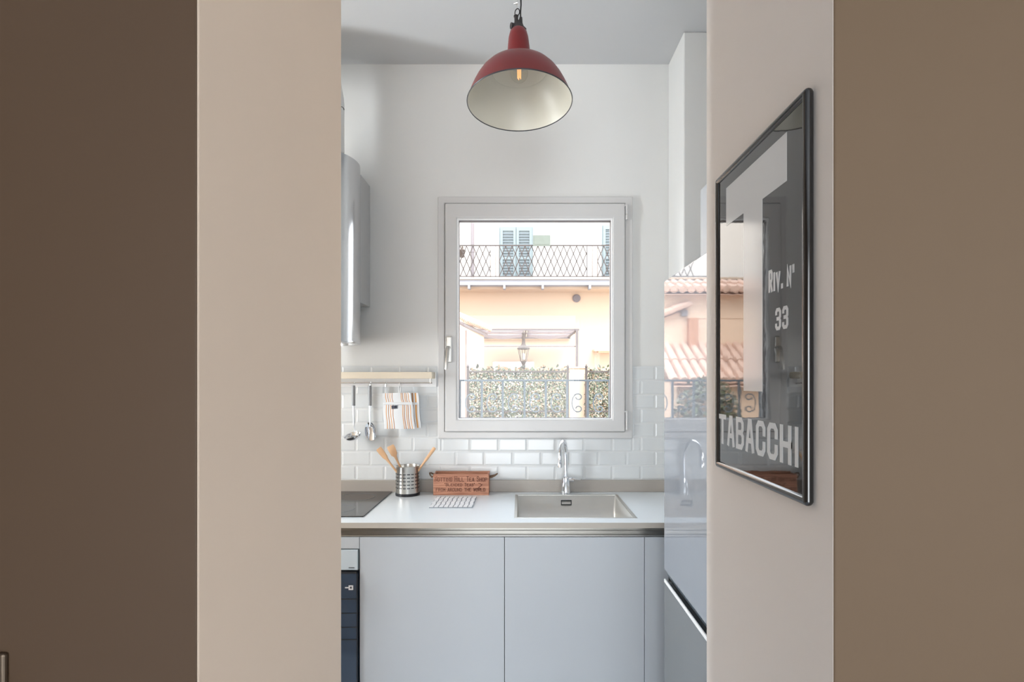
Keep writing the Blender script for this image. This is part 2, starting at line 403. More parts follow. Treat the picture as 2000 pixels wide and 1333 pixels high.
# grout backing, cut around the window casing
zt = 1.566
m.box(-1.9, wx0, ty+.0015, YB-.0005, tz0, zt, 1); m.box(wx1, .785, ty+.0015, YB-.0005, tz0, zt, 1); m.box(wx0, wx1, ty+.0015, YB-.0005, tz0, wz0, 1)
def tile(x0, x1, z0, z1):
    if x1-x0 < .006 or z1-z0 < .006: return
    g = .0012; x0 += g; x1 -= g; z0 += g; z1 -= g; b = min(.008, (x1-x0)/3, (z1-z0)/3)
    yo = ty+.002; yi = ty-.0003
    V = [(x0,yo,z0),(x1,yo,z0),(x1,yo,z1),(x0,yo,z1),(x0+b,yi,z0+b),(x1-b,yi,z0+b),(x1-b,yi,z1-b),(x0+b,yi,z1-b)]
    m.add(V, [(4,5,6,7),(0,1,5,4),(1,2,6,5),(2,3,7,6),(3,0,4,7)])
for r in range(8):
    z0 = tz0+r*th; z1 = min(z0+th, zt); x = -1.9+(tw/2 if r % 2 else 0)-.03
    while x < .785:
        a, b = max(x, -1.9), min(x+tw, .785)
        if z1 <= wz0: tile(a, b, z0, z1)
        elif z0 < wz0:
            # cut horizontally under casing, sides full
            if b <= wx0 or a >= wx1: tile(a, b, z0, z1)
            elif a < wx0 < b: tile(a, wx0, z0, z1); tile(wx0, b, z0, wz0)
            elif a < wx1 < b: tile(wx1, b, z0, z1); tile(a, wx1, z0, wz0)
            else: tile(a, b, z0, wz0)
        else:
            if a < wx0: tile(a, min(b, wx0), z0, z1)
            if b > wx1: tile(max(a, wx1), b, z0, z1)
        x += tw
tag(m.build('tile_splashback', [M_tile, M_grout]), 'white glazed metro tiles on the wall under and beside the window', 'splashback')

# ------------------------------------------------------------------ counter
ZC = .90; YF = 2.246
SX0, SX1, SY0, SY1 = -.028, .499, 2.322, 2.800
m = MB(); zb = ZC-.022
cx0, cx1 = -1.9, .785
for (a, b, c, d_) in ((cx0, SX0, YF+.003, 2.874), (SX1, cx1, YF+.003, 2.874), (SX0, SX1, YF+.003, SY0), (SX0, SX1, SY1, 2.874)):
    m.box(a, b, c, d_, zb, ZC)
top = thing('kitchen_worktop', 'pale off white laminate worktop under the window holding sink and hob', 'worktop', (-.5, 2.5, ZC-.022))
m.build('surface', M_counter, top)
m = MB(); m.box(cx0, .62, YF, YF+.003, zb, ZC); tag(m.build('front_edge', M_cedge, top), 'beige front edge strip')
m = MB(); m.box(cx0, cx1, 2.866, 2.881, ZC, tz0+.001); tag(m.build('worktop_upstand', M_upst, bevel=.002), 'low beige upstand strip between worktop and tiles', 'upstand')

# brushed handle channel beneath worktop
m = MB()
prof = [(YF+.008, .878), (YF+.03, .870), (YF+.038, .858), (YF+.03, .845), (YF+.022, .842), (YF+.022, .838), (YF+.05, .838), (YF+.05, .878)]
m.prism([(-1.9, y, z) for y, z in prof], (2.515, 0, 0))
tag(m.build('grip_profile', M_gola, smooth=True, ang=50), 'brushed metal grip channel between worktop and white cabinet doors', 'metal profile')

# base cabinets: each unit a thing with its door
def base_cab(x0, x1, label, body=True, cat='cabinet', name='base_cabinet'):
    t = thing(name, label, cat, ((x0+x1)/2, 2.56, 0))
    m = MB(); m.box(x0+.001, x1-.001, 2.30, 2.86, .1, .66); m.box(x0+.001, x1-.001, 2.30, 2.315, .66, .836); m.build('body', M_carc, t)
    m = MB(); m.box(x0+.0012, x1-.0012, 2.262, 2.281, .1, .836); m.build('door', M_door, t, bevel=.0012)
    m = MB(); m.box(x0, x1, 2.32, 2.335, 0, .1); m.build('plinth', M_carc, t)
    return t
xa, xb, xc = PX(702, 2.262), PX(985.5, 2.262), PX(1259, 2.262)
base_cab(xa, xb, 'white handleless base cabinet between the oven and the sink cabinet')
base_cab(xb, xc, 'white handleless base cabinet below the steel sink')
t = thing('filler_panel', 'narrow white filler strip between the sink cabinet and the fridge', 'filler panel', ((xc+.59)/2, 2.27, 0))
m = MB(); m.box(xc+.001, .615, 2.262, 2.281, .1, .836); m.build('panel', M_door, t, bevel=.001)
m = MB(); m.box(xc+.001, .615, 2.32, 2.335, 0, .1); m.build('plinth', M_carc, t)

# oven
t = thing('built_in_oven', 'built in oven with silver control strip and glass coloured by a blue reflection, left of the cabinets', 'oven', (-.975, 2.56, 0))
ox0, ox1 = -1.275, xa-.0015
m = MB(); m.box(ox0+.01, ox1-.006, 2.29, 2.86, .12, .80); m.build('body', M_carc, t)
m = MB(); m.box(ox0, ox1+.0005, 2.262, 2.281, PZ(1072.5, 2.262), .836); tag(m.build('upper_panel', M_door, t, bevel=.001), 'white strip above the oven')
m = MB(); m.box(ox0, ox1-.004, 2.258, 2.29, PZ(1114.5, 2.258), PZ(1075, 2.258)); cp = tag(m.build('control_panel', M_ovp, t, bevel=.002), 'silver control strip')
m = MB(); x = PX(681, 2.257)
for k in range(7): m.box(x+k*.0035, x+k*.0035+.0022, 2.2568, 2.258, PZ(1110.5, 2.257), PZ(1109, 2.257))
m.build('print', M_slot, cp)
m = MB(); m.box(ox0, ox1-.004, 2.256, 2.29, .14, PZ(1119, 2.256)); gd = m.build('glass_door', M_ovg, t, bevel=.002)
m = MB(); m.box(ox1-.0085, ox1-.004, 2.2545, 2.2562, .14, PZ(1117, 2.256)); m.box(ox0, ox1-.004, 2.2545, 2.2562, PZ(1121, 2.256), PZ(1117, 2.256)); m.build('door_trim', M_black, gd)
m = MB(); x, z = PX(685.5, 2.255), PZ(1148.5, 2.255); m.box(x-.010, x+.009, 2.2548, 2.2562, z-.010, z+.009); m.box(x-.025, x-.010, 2.2552, 2.2562, z-.003, z+.002)
st = tag(m.build('sticker', M_white, gd), 'small white sticker on the glass')
m = MB(); m.box(x-.004, x+.003, 2.2542, 2.2548, z-.004, z+.004); m.build('print', M_slot, st)
m = MB()
for py in (1171, 1198.5, 1226, 1250): z = PZ(py, 2.256); m.box(ox0+.04, ox1-.0085, 2.2552, 2.2562, z-.002, z+.002)
m.build('shelf_line', M_black, gd)
m = MB(); z = .665; m.tube([(ox0+.05, 2.22, z), (-.752, 2.22, z)], .009, 16); m.tube([(-.77, 2.22, z), (-.77, 2.258, z)], .006, 12); m.tube([(ox0+.07, 2.22, z), (ox0+.07, 2.258, z)], .006, 12)
m.build('handle', M_steel, gd, smooth=True)
# cabinet left of oven is out of sight; close the run with one more unit
base_cab(-1.9, ox0, 'white base cabinet left of the oven, behind the passage wall')

# hob
t = thing('ceramic_hob', 'black glass hob set in the worktop below the extractor hood', 'hob', (-.97, 2.6, ZC))
m = MB(); hr = -.676; m.box(-1.26, hr, 2.338, 2.862, ZC, ZC+.005); m.build('glass_plate', M_hob, t, bevel=.002)
for (x, y, r) in ((-.82, 2.72, .09), (-.83, 2.47, .075), (-1.1, 2.73, .075), (-1.1, 2.47, .09)):
    m = MB(); m.tube(arc((x, y, ZC+.0052), r, 0, 2*pi*47/48, 47, 0, 1), .0005, 4, closed=True); m.build('cooking_ring', M_trivgrey, t)

# sink
t = thing('steel_sink', 'square brushed steel sink inset in the worktop below the window', 'sink', ((SX0+SX1)/2, 2.56, ZC))
m = MB(); fw = .012
frame_rect_y = [(SX0, SX0+fw, SY0, SY1), (SX1-.014, SX1, SY0, SY1), (SX0+fw, SX1-.014, SY0, SY0+.012), (SX0+fw, SX1-.014, SY1-.008, SY1)]
for a, b, c, d_ in frame_rect_y: m.box(a, b, c, d_, ZC-.006, ZC+.0012)
m.build('rim', M_steel, t, bevel=.001)
# bowl with rounded inner corners
def rrect(x0, x1, y0, y1, r, z, n=6):
    out = []
    for cx, cy, a in ((x1-r, y1-r, 0), (x0+r, y1-r, pi/2), (x0+r, y0+r, pi), (x1-r, y0+r, 3*pi/2)):
        for i in range(n+1): an = a+pi/2*i/n; out.append((cx+r*cos(an), cy+r*sin(an), z))
    return out
bx0, bx1, by0, by1 = SX0+fw, SX1-.014, SY0+.012, SY1-.008
M_sink = mat('sink_steel', (226, 224, 219), .36, metal=.8, var=.03, scale=14)
m = MB(); rings = [rrect(bx0, bx1, by0, by1, .012, ZC-.003), rrect(bx0+.001, bx1-.001, by0+.001, by1-.001, .012, ZC-.17), rrect(bx0+.004, bx1-.004, by0+.004, by1-.004, .014, ZC-.187), rrect(bx0+.015, bx1-.015, by0+.015, by1-.015, .02, ZC-.195), rrect((bx0+bx1)/2-.04, (bx0+bx1)/2+.04, 2.52, 2.60, .035, ZC-.2)]
n = len(rings[0]); V = sum(rings, []); Fs = []
for i in range(len(rings)-1):
    for k in range(n): Fs.append((i*n+k, i*n+(k+1) % n, (i+1)*n+(k+1) % n, (i+1)*n+k))
Fs.append([4*n+k for k in range(n)])
m.add(V, Fs); o = m.build('bowl', M_sink, t, smooth=True, ang=60)
sd = o.modifiers.new('solid', 'SOLIDIFY'); sd.thickness = .001; sd.offset = 1
m = MB(); m.lathe([(.0, .0), (.036, .0), (.04, -.003), (.045, -.0005), (.045, .001), (.0, .0012)], ((bx0+bx1)/2, 2.56, ZC-.199), 32); m.build('drain', M_chrome, t, smooth=True)
m = MB(); xo, zo = PX(1106, by1), PZ(982, by1)
frame_rect(m, xo-.027, xo+.027, zo-.0125, zo+.0125, .0035, by1-.0035, by1+.0005); m.build('overflow', M_slot, t)

# tap
t = thing('mixer_tap', 'chrome swan neck mixer tap behind the sink', 'tap', (.235, 2.836, ZC))
m = MB(); m.lathe([(.0, 0), (.027, 0), (.027, .004), (.0245, .007), (.0235, .055), (.0225, .082), (.014, .09), (.0, .09)], (.235, 2.836, ZC), 32); m.build('tap_body', M_chrome, t, smooth=True)
pts = [Vector((.235, 2.836, ZC+.085)), Vector((.235, 2.836, ZC+.15)), Vector((.235, 2.836, ZC+.20))]
ex, ey = .193, 2.68; R_ = math.hypot(.235-ex, 2.836-ey)/2
for i in range(1, 17):
    a = pi*i/16*1.02; h = R_*(1-cos(a)); k = h/(2*R_); pts.append(Vector((.235+(ex-.235)*k, 2.836+(ey-2.836)*k, ZC+.20+R_*sin(a)*1.0)))
pts.append(pts[-1]+Vector((0, .002, -.012)))
m = MB(); m.tube(pts, .0105, 20); m.build('spout', M_chrome, t, smooth=True)
p = pts[-1]; m = MB(); m.tube([p+Vector((0, 0, .004)), p, p+Vector((0, 0, -.022)), p+Vector((0, 0, -.024))], [.011, .0135, .0135, .010], 20); m.build('aerator', M_chrome, t, smooth=True)
m = MB(); z = ZC+.073; m.tube([(.25, 2.832, z), (.278, 2.825, z)], .012, 20); m.tube([(.27, 2.828, z+.002), (.285, 2.82, z+.004), (.312, 2.80, z+.004)], [.008, .007, .005], 12, flat=.6); m.build('lever', M_chrome, t, smooth=True)

# ------------------------------------------------------------------ extractor hood
t = thing('extractor_hood', 'cylindrical brushed steel extractor hood on the wall above the hob', 'extractor hood', (-.975, 2.89, 1.66))
hc = (-.975, 2.6, 0); z0, z1 = 1.664, 2.53
m = MB(); m.lathe([(.0, z0+.012), (.17, z0+.012), (.172, z0), (.198, z0), (.2, z0+.004), (.2, z1-.003), (.197, z1), (.0, z1)], hc, 96); m.build('cylinder', M_hood, t, smooth=True)
m = MB(); m.tube(arc((hc[0], hc[1], z0+.006), .201, 0, 2*pi*95/96, 95, 0, 1), .0016, 6, closed=True); m.build('lower_ring', M_chrome, t, smooth=True)
m = MB(); m.box(-1.15, PX(722, 2.882), 2.62, 2.888, PZ(600, 2.885), 2.52); m.build('wall_bracket', M_hoodbox, t, bevel=.002)
m = MB(); m.lathe([(.0, 2.53), (.126, 2.53), (.126, 2.83), (.0, 2.83)], hc, 48); m.build('duct', M_wall, t, smooth=True)
m = MB(); m.tube([(hc[0], 2.6, 2.82), (hc[0], 2.6, 2.83)]+[(hc[0]-.18*(1-cos(a)), 2.6, 2.83+.18*sin(a)) for a in (.3, .6, .9, 1.2, 1.57)]+[(-2.5, 2.6, 3.01)], .126, 32); m.build('duct_elbow', M_wall, t, smooth=True)
wx, wy = PX(668, 2.59), 2.47
m = MB(); m.tube([(-.88, 2.52, 2.74), (-.862, 2.50, 2.755), (PX(668.5, 2.49), 2.49, 2.742), (PX(671.5, 2.49), 2.49, 2.735), (PX(672, 2.49), 2.49, 2.728)], .002, 6)
m.build('wire', M_cord, t, smooth=True)

# ------------------------------------------------------------------ shelf with rail
t = thing('wall_shelf', 'slim pale shelf with hook rail on the tiles left of the window', 'shelf', (-.7, 2.88, 1.495))
sxr = -.451
m = MB(); m.box(-1.3, sxr, 2.755, 2.880, PZ(740, 2.755), PZ(727, 2.755)); m.build('board', M_shelfw, t, bevel=.0015)
m = MB(); m.box(-1.3, sxr+.006, 2.868, 2.884, 1.455, PZ(727, 2.755)); m.build('back_strip', M_white, t)
m = MB(); rz = 1.475; m.tube([(-1.28, 2.835, rz), (sxr-.01, 2.835, rz)], .003, 12)
for x in (-1.2, -.47): m.tube([(x, 2.835, rz), (x, 2.835, 1.4985)], .003, 8)
m.build('rail', M_chrome, t, smooth=True)

HY = 2.825
def hook(px, label):
    x = PX(px, HY)
    m = MB(); pts = [(x, 2.8355, rz+.003)]+arc((x, 2.831, rz), .006, .8, 2.6, 5, 1, 2)+[(x, HY-.001, rz-.008), (x, HY-.001, rz-.020)]+arc((x, HY-.007, rz-.020), .006, 0, -pi*.9, 6, 1, 2)
    m.tube(pts, .0013, 8)
    tag(m.build('hook', M_chrome, smooth=True), label, 'hook', 'small hooks on the shelf rail'); return x
h1 = hook(691, 'small steel hook on the rail holding the ladle')
h2 = hook(723, 'small steel hook on the rail holding the serving spoon')
h3 = hook(753, 'small steel hook on the rail left empty, beside the pot holder')
h4 = hook(781, 'small steel hook on the rail holding the striped pot holder')
HYU = HY-.006
def utensil(name, label, x, rod_end, cat):
    t = thing(name, label, cat, (x, HYU, PZ(865, HYU)))
    zt_, zg = PZ(752, HYU), PZ(793, HYU)
    m = MB(); m.tube([(x, HYU, zt_-.004), (x, HYU, (zt_+zg)/2), (x, HYU, zg)], [.0085, .0098, .0095], 16, flat=1); m.build('grip', M_grip, t, smooth=True)
    m = MB(); m.tube(arc((x, HYU, rz-.023), .004, 0, 2*pi*15/16, 15), .0012, 6, closed=True); m.build('hanging_ring', M_chrome, t, smooth=True)
    m = MB(); m.tube([(x, HYU, zg+.002)]+rod_end, [.0048]+[.0042]*(len(rod_end)), 10); m.build('rod', M_chrome, t, smooth=True)
    return t
x = h1; lx, lz = PX(688, 2.80), PZ(850, 2.80)
t = utensil('ladle', 'steel ladle with a grey handle hanging under the shelf', x, [(x+.003, HYU, PZ(835, HYU)), (x+.006, HYU, PZ(847, HYU))], 'ladle')
m = MB(); R3 = Matrix.Rotation(radians(-14), 3, 'Y') @ Matrix.Rotation(radians(16), 3, 'X')
prof = [(.044*sin(a), -.03*cos(a)) for a in [pi/2*i/10 for i in range(11)]]+[(.046, .001), (.0425, .0005)]+[(.042*sin(a), -.0285*cos(a)) for a in [pi/2*i/10 for i in range(10, -1, -1)]]
m.lathe(prof, (lx, 2.80, lz), 40, M=R3); m.build('bowl', M_chrome, t, smooth=True, ang=80)
x = h2
t = utensil('serving_spoon', 'steel serving spoon with a grey handle hanging between ladle and pot holder', x, [(x+.001, HYU, PZ(826, HYU)), (x, HYU, PZ(834, HYU))], 'spoon')
m = MB(); N1, N2 = 12, 28; V = []; Fs = []; cz = PZ(844, HYU); xc_ = PX(724, HYU)
for side in (0, 1):
    for i in range(N1+1):
        r = i/N1
        for k in range(N2):
            a = 2*pi*k/N2; X = .029*r*cos(a); Z = .048*r*sin(a)*(1+.06*sin(a)); X2 = X*cos(.12)-Z*sin(.12)*1.0; Z2 = X*sin(.12)+Z*cos(.12)
            V.append((xc_+X2-.001, HYU+.012*(1-r*r)-(.0012 if side else 0), cz+Z2))
b = (N1+1)*N2
for side in (0, 1):
    for i in range(N1):
        for k in range(N2): q = (side*b+i*N2+k, side*b+i*N2+(k+1) % N2, side*b+(i+1)*N2+(k+1) % N2, side*b+(i+1)*N2+k); Fs.append(q if side else q[::-1])
for k in range(N2): Fs.append((N1*N2+k, N1*N2+(k+1) % N2, b+N1*N2+(k+1) % N2, b+N1*N2+k))
m.add(V, Fs); m.build('bowl', M_chrome, t, smooth=True, ang=70)

# pot holder and mitt
def cloth_piece(mb, corners, cols, y0, thick, bulge=.006, n=10):
    """striped cloth panel: corners (bl, br, tr, tl) in (x, z); cols = list of (u1, material index)"""
    bl, br, tr, tl = corners; us = [0]
    NU = 40; V = []; 
    def pt(u, v):
        a = (bl[0]*(1-u)+br[0]*u, bl[1]*(1-u)+br[1]*u); b2 = (tl[0]*(1-u)+tr[0]*u, tl[1]*(1-u)+tr[1]*u)
        return a[0]*(1-v)+b2[0]*v, a[1]*(1-v)+b2[1]*v
    base = len(mb.v)
    for s_ in (0, 1):
        for i in range(NU+1):
            for j in range(n+1):
                u, v = i/NU, j/n; x, z = pt(u, v); bb = bulge*sin(pi*u)**.5*sin(pi*min(1, max(0, v*.9+.05)))**.5
                y = y0-(thick+bb if s_ == 0 else 0)
                mb.v.append(Vector((x+.0015*sin(7*v+2*u), y+.0015*sin(9*u), z)))
    S_ = (NU+1)*(n+1); idx = lambda s_, i, j: base+s_*S_+i*(n+1)+j
    for i in range(NU):
        u = (i+.5)/NU; mi = next(c[1] for c in cols if u <= c[0])
        for j in range(n):
            mb.f.append([idx(0,i,j), idx(0,i+1,j), idx(0,i+1,j+1), idx(0,i,j+1)]); mb.m.append(mi)
            mb.f.append([idx(1,i,j), idx(1,i,j+1), idx(1,i+1,j+1), idx(1,i+1,j)]); mb.m.append(0)
        for j, q in ((0, 0), (n, 1)):
            mb.f.append([idx(0,i,j), idx(1,i,j), idx(1,i+1,j), idx(0,i+1,j)]); mb.m.append(0)
    for j in range(n):
        for i in (0, NU): mb.f.append([idx(0,i,j), idx(0,i,j+1), idx(1,i,j+1), idx(1,i,j)]); mb.m.append(0)
def stripes(segs):
    """segs: list of ('w', width) or ('s', width, count)"""
    out = []; u = 0
    for s_ in segs:
        if s_[0] == 'w': u += s_[1]; out.append((u, 0))
        else:
            k = s_[2]*2-1; w = s_[1]/k
            for q in range(k): u += w; out.append((u, 0 if q % 2 else (1 if (q//2) % 2 == 0 else 2)))
    out[-1] = (1.01, out[-1][1]); return out
py_ = 2.822
q = lambda x, y: (PX(x, py_), PZ(y, py_))
t = thing('pot_holder', 'white pot holder with orange stripes and a grey tag, on the right hook', 'pot holder', (h4, py_, PZ(838, py_)))
st_ = stripes([('w', .10), ('s', .26, 4), ('w', .28), ('s', .28, 5), ('w', .08)])
m = MB(); cloth_piece(m, (q(750.5, 838), q(811, 838), q(806, 790), q(748.5, 790)), st_, py_, .006, .006); m.build('pocket', [M_cloth, M_or, M_or2], t, smooth=True)
m = MB(); cloth_piece(m, (q(749, 790), q(806, 790), q(801, 767.5), q(747.5, 768.5)), st_, py_, .005, .001); m.build('back_panel', [M_cloth, M_or, M_or2], t, smooth=True)
m = MB(); cloth_piece(m, (q(749, 791), q(806.5, 791), q(806, 786), q(749, 786)), [(1.1, 0)], py_-.004, .007, .006, 3); m.build('binding', M_cloth, t, smooth=True)
m = MB(); cloth_piece(m, (q(766, 799), q(777.5, 798), q(777, 792), q(766.5, 792.5)), [(.2, 0), (.8, 0), (1.1, 0)], py_-.0125, .002, .0, 3); m.build('tag', M_tag, t)
m = MB(); x, z = PX(781, py_), PZ(768, py_); m.tube([(x-.004, py_-.002, z)]+[(x-.005, py_-.002, z+.02), (x-.003, py_-.003, z+.040), (x+.0, py_-.003, z+.046), (x+.003, py_-.003, z+.040), (x+.005, py_-.002, z+.02), (x+.004, py_-.002, z)], .003, 8)
m.build('hanging_loop', M_cloth, t, smooth=True)
py_ = 2.834
t = thing('pot_holder', 'second striped pot holder peeping out behind the right edge of the tagged one', 'pot holder', (h4, py_, PZ(838, py_)))
st2 = stripes([('w', .12), ('s', .2, 3), ('w', .36), ('s', .24, 3), ('w', .08)])
m = MB(); cloth_piece(m, (q(760, 836), q(822, 836), q(817, 768), q(757, 768)), st2, py_, .005, .002); m.build('panel', [M_cloth, M_or, M_or2], t, smooth=True)
m = MB(); cloth_piece(m, (q(796, 791), q(819, 791), q(818.5, 786.5), q(796, 786.5)), [(1.1, 0)], py_-.005, .003, .001, 3); m.build('binding', M_cloth, t, smooth=True)
m = MB(); x, z = PX(781, py_), PZ(768, py_); m.tube([(x-.003, py_-.004, z-.002), (x-.003, py_-.006, z+.036), (x, py_-.008, z+.040), (x+.003, py_-.006, z+.036), (x+.003, py_-.004, z-.002)], .002, 8); m.build('hanging_loop', M_cloth, t, smooth=True)

# ------------------------------------------------------------------ utensil pot on the counter
pc = (-.582, 2.800, ZC)
t = thing('utensil_holder', 'slotted stainless steel utensil pot on the worktop beside the crate', 'utensil holder', pc)
m = MB(); hh = .150; m.lathe([(.0, .008), (.0595, .008), (.0595, hh-.003), (.061, hh), (.0575, hh), (.0565, hh-.004), (.0565, .012), (.0, .012)], pc, 64); ob = m.build('cylinder', M_steel, t, smooth=True)
m = MB(); m.lathe([(.0, 0), (.0615, 0), (.062, .003), (.062, .012), (.060, .014), (.0, .014)], pc, 64); m.build('base', M_black, t, smooth=True)
m = MB()
for col in range(18):
    a = 2*pi*col/18+.1
    for row in range(5):
        z = pc[2]+.042+row*.0175; w = .0075; r1 = .0600
        pts = []
        for k in range(5):
            an = a+(k/4-.5)*2*w/r1; pts.append((pc[0]+r1*cos(an), pc[1]+r1*sin(an)))
        V = [(x, y, z-.0022) for x, y in pts]+[(x, y, z+.0022) for x, y in pts]
        m.add(V, [(k, k+1, k+6, k+5) for k in range(4)])
o = m.build('slots', M_slot, t)
def spat(label, base, tip, w, h, cat, slope=0, up=(0, 0, 1), name='wooden_spatula'):
    base = Vector(base); tip = Vector(tip); ax = (tip-base).normalized(); L = (tip-base).length
    side = ax.cross(Vector((0, 1, 0))).normalized(); nrm = side.cross(ax)
    prof = [(0, .0055), (L-h*1.35, .0055), (L-h*1.0, .008), (L-h*.8, w*.42), (L-h*.3, w*.5), (L-.004, w*.48), (L, w*.4)]
    m = MB(); V = []
    for l, r in prof:
        tt = .0045 if l < L-h else .0025
        for k in range(12):
            a = 2*pi*k/12; V.append(base+ax*(l+slope*cos(a)*(l > L-.01))+side*r*cos(a)+nrm*tt*sin(a))
    Fs = [(i*12+k, i*12+(k+1) % 12, (i+1)*12+(k+1) % 12, (i+1)*12+k) for i in range(len(prof)-1) for k in range(12)]+[list(range(12))[::-1], [len(prof)*12-12+k for k in range(12)]]
    m.add(V, Fs); o = m.build(name, M_wood, smooth=True); tag(o, label, cat); return o
zb_ = ZC+.016
spat('wooden spatula with the long slanted blade, leaning furthest left in the steel pot', (-.552, 2.78, zb_), P(739, 876, 2.76), .031, .07, 'spatula')
spat('wooden spatula with the wide blade, leaning left in the steel pot', (-.560, 2.80, zb_), P(762, 871, 2.80), .04, .062, 'spatula')
spat('narrow pale wooden spatula leaning right in the steel pot', (-.605, 2.79, zb_), P(849, 875, 2.79), .018, .07, 'spatula')

# ------------------------------------------------------------------ wooden crate with lettering
x0, x1, y0, y1, z0, z1 = -.448, -.163, 2.785, 2.862, ZC, 1.008
t = thing('wooden_crate', 'small red brown wooden crate with tea shop lettering and rope handles', 'box', ((x0+x1)/2, (y0+y1)/2, z0))
tk = .009
m = MB(); m.box(x0, x1, y0, y0+tk, z0, z1)
m.box(x0, x1, y1-tk, y1+.008, z0, z1+.003); m.box(x0, x0+tk, y0+tk, y1-tk, z0, z1); m.box(x1-tk, x1, y0+tk, y1-tk, z0, z1); m.box(x0+tk, x1-tk, y0+tk, y1-tk, z0, z0+.008)
m.build('box', M_crate, t, bevel=.0015)
m = MB(); out = (0, -1, 0); R1 = (1, 0, 0); U1 = (0, 0, 1)
T1 = 'NOTTING HILL TEA SHOP'; sz = [1 if (i == 0 or T1[i-1] == ' ') else .74 for i in range(len(T1))]
lettering(m, T1, (x0+.008, y0, z0+.071), R1, U1, out, .268, .026, .0022, .25, sz, serif=.0022, thick=.0006)
T2 = '"BLENDED TEAS"'; lettering(m, T2, (x0+.058, y0, z0+.046), R1, U1, out, .155, .017, .0018, .25, [1 if c in '"BT' else .85 for c in T2], serif=.0018, thick=.0006)
T3 = 'FROM AROUND THE WORLD'; lettering(m, T3, (x0+.014, y0, z0+.020), R1, U1, out, .252, .017, .0018, .25, serif=.0018, thick=.0006)
tag(m.build('lettering', M_ink, t), 'dark printed lettering')
m = MB()
for pl in ([(-.225, .030), (-.213, .043), (-.203, .049), (-.197, .058)], [(-.218, .062), (-.207, .06), (-.200, .052)], [(-.213, .04), (-.205, .032), (-.204, .026)]):
    m.tube([(a, y0-.0005, z0+b) for a, b in pl], [.002]+[.0035]*(len(pl)-2)+[.001], 6, flat=.35)
tag(m.build('printed_figure', M_ink, t), 'small dark printed branch shape')
m = MB(); m.tube([(x0, 2.81, z1-.012), (x0-.010, 2.80, z1-.018), (x0-.019, 2.80, z1-.004), (x0-.022, 2.81, z1+.002), (x0-.018, 2.83, z1-.001), (x0, 2.838, z1-.012)], .0038, 10); m.build('handle', M_rope, t, smooth=True)
m = MB(); m.tube([(x1, 2.81, z1-.022), (x1+.014, 2.808, z1-.02), (x1+.030, 2.812, z1-.012), (x1+.041, 2.822, z1-.004), (x1+.030, 2.834, z1-.012), (x1, 2.838, z1-.020)], .0038, 10); m.build('handle', M_rope, t, smooth=True)

# trivet
t = thing('slotted_trivet', 'white slotted trivet with grey edge lying before the crate', 'trivet', (-.325, 2.62, ZC))
m = MB(); m.box(-.423, -.222, 2.506, 2.738, ZC, ZC+.003); m.build('base', M_trivgrey, t)
m = MB()
NX, NY = 9, 6
for i in range(NX):
    for j in range(NY):
        xx = -.423+.201*(i+.5)/NX; yy = 2.506+.232*(j+.5)/NY; off = .004 if j % 2 else -.004
        m.box(xx-.0088+off*.3, xx+.0088+off*.3, yy-.0165, yy+.0165, ZC+.003, ZC+.006)
m.build('pads', M_trivet, t, bevel=.001)

# ------------------------------------------------------------------ fridge
fx = .543; fy0, fy1 = 1.46, 2.058; ft = 1.864; gz = .737
t = thing('fridge_freezer', 'tall glossy silver fridge freezer right of the worktop', 'fridge', (.9, 1.92, 0))
m = MB(); m.box(fx+.055, 1.2, fy0+.003, fy1-.003, .03, ft-.003); m.box(fx+.08, 1.18, fy0+.03, fy1-.03, 0, .03); m.build('body', M_fbody, t)
m = MB(); m.box(fx, fx+.052, fy0, fy1, .774, ft); tag(m.build('upper_door', M_fridge, t, bevel=.002), 'mirror glossy upper door')
m = MB(); m.prism([(fx, fy0, .05), (fx+.052, fy0, .05), (fx+.052, fy0, gz-.016), (fx+.024, fy0, gz-.012), (fx+.004, fy0, gz), (fx, fy0, gz)], (0, fy1-fy0, 0)); ld = m.build('lower_door', M_fridge2, t, bevel=.0015)
m = MB(); m.prism([(fx+.006, fy0+.001, gz+.0365), (fx+.052, fy0+.001, gz+.0365), (fx+.052, fy0+.001, gz-.012), (fx+.03, fy0+.001, gz-.011), (fx+.014, fy0+.001, gz+.012)], (0, fy1-fy0-.002, 0)); tag(m.build('grip_recess', M_fgroove, t), 'dark recessed grip between the doors')
m = MB(); m.box(fx-.0008, fx+.006, fy0, fy1, gz-.011, gz+.0015); tag(m.build('lip', M_white, ld, bevel=.002), 'pale lip along the lower door')
# cabinet over the fridge
t = thing('wall_cupboard', 'white cupboard standing above the fridge', 'cupboard', (.96, 1.83, ft))
m = MB(); m.box(.70, 1.2, 1.50, 2.057, ft+.003, 2.207); m.build('body', M_door, t, bevel=.002)
m = MB(); m.box(.68, .698, 1.50, 2.057, ft+.003, 2.209); m.build('door', M_door, t, bevel=.0015)

# ------------------------------------------------------------------ enamel sign on passage wall
sx = .4825; sy0, sy1, sz0_, sz1_ = .915, 1.345, 1.276, 1.986
t = thing('enamel_shop_sign', 'black framed enamel sign with a pale T, on the right passage wall', 'sign', (XR, 1.13, sz0_))
m = MB(); m.box(sx+.002, XR-.0005, sy0+.006, sy1-.006, sz0_+.006, sz1_-.006); m.build('plate', M_sign, t)
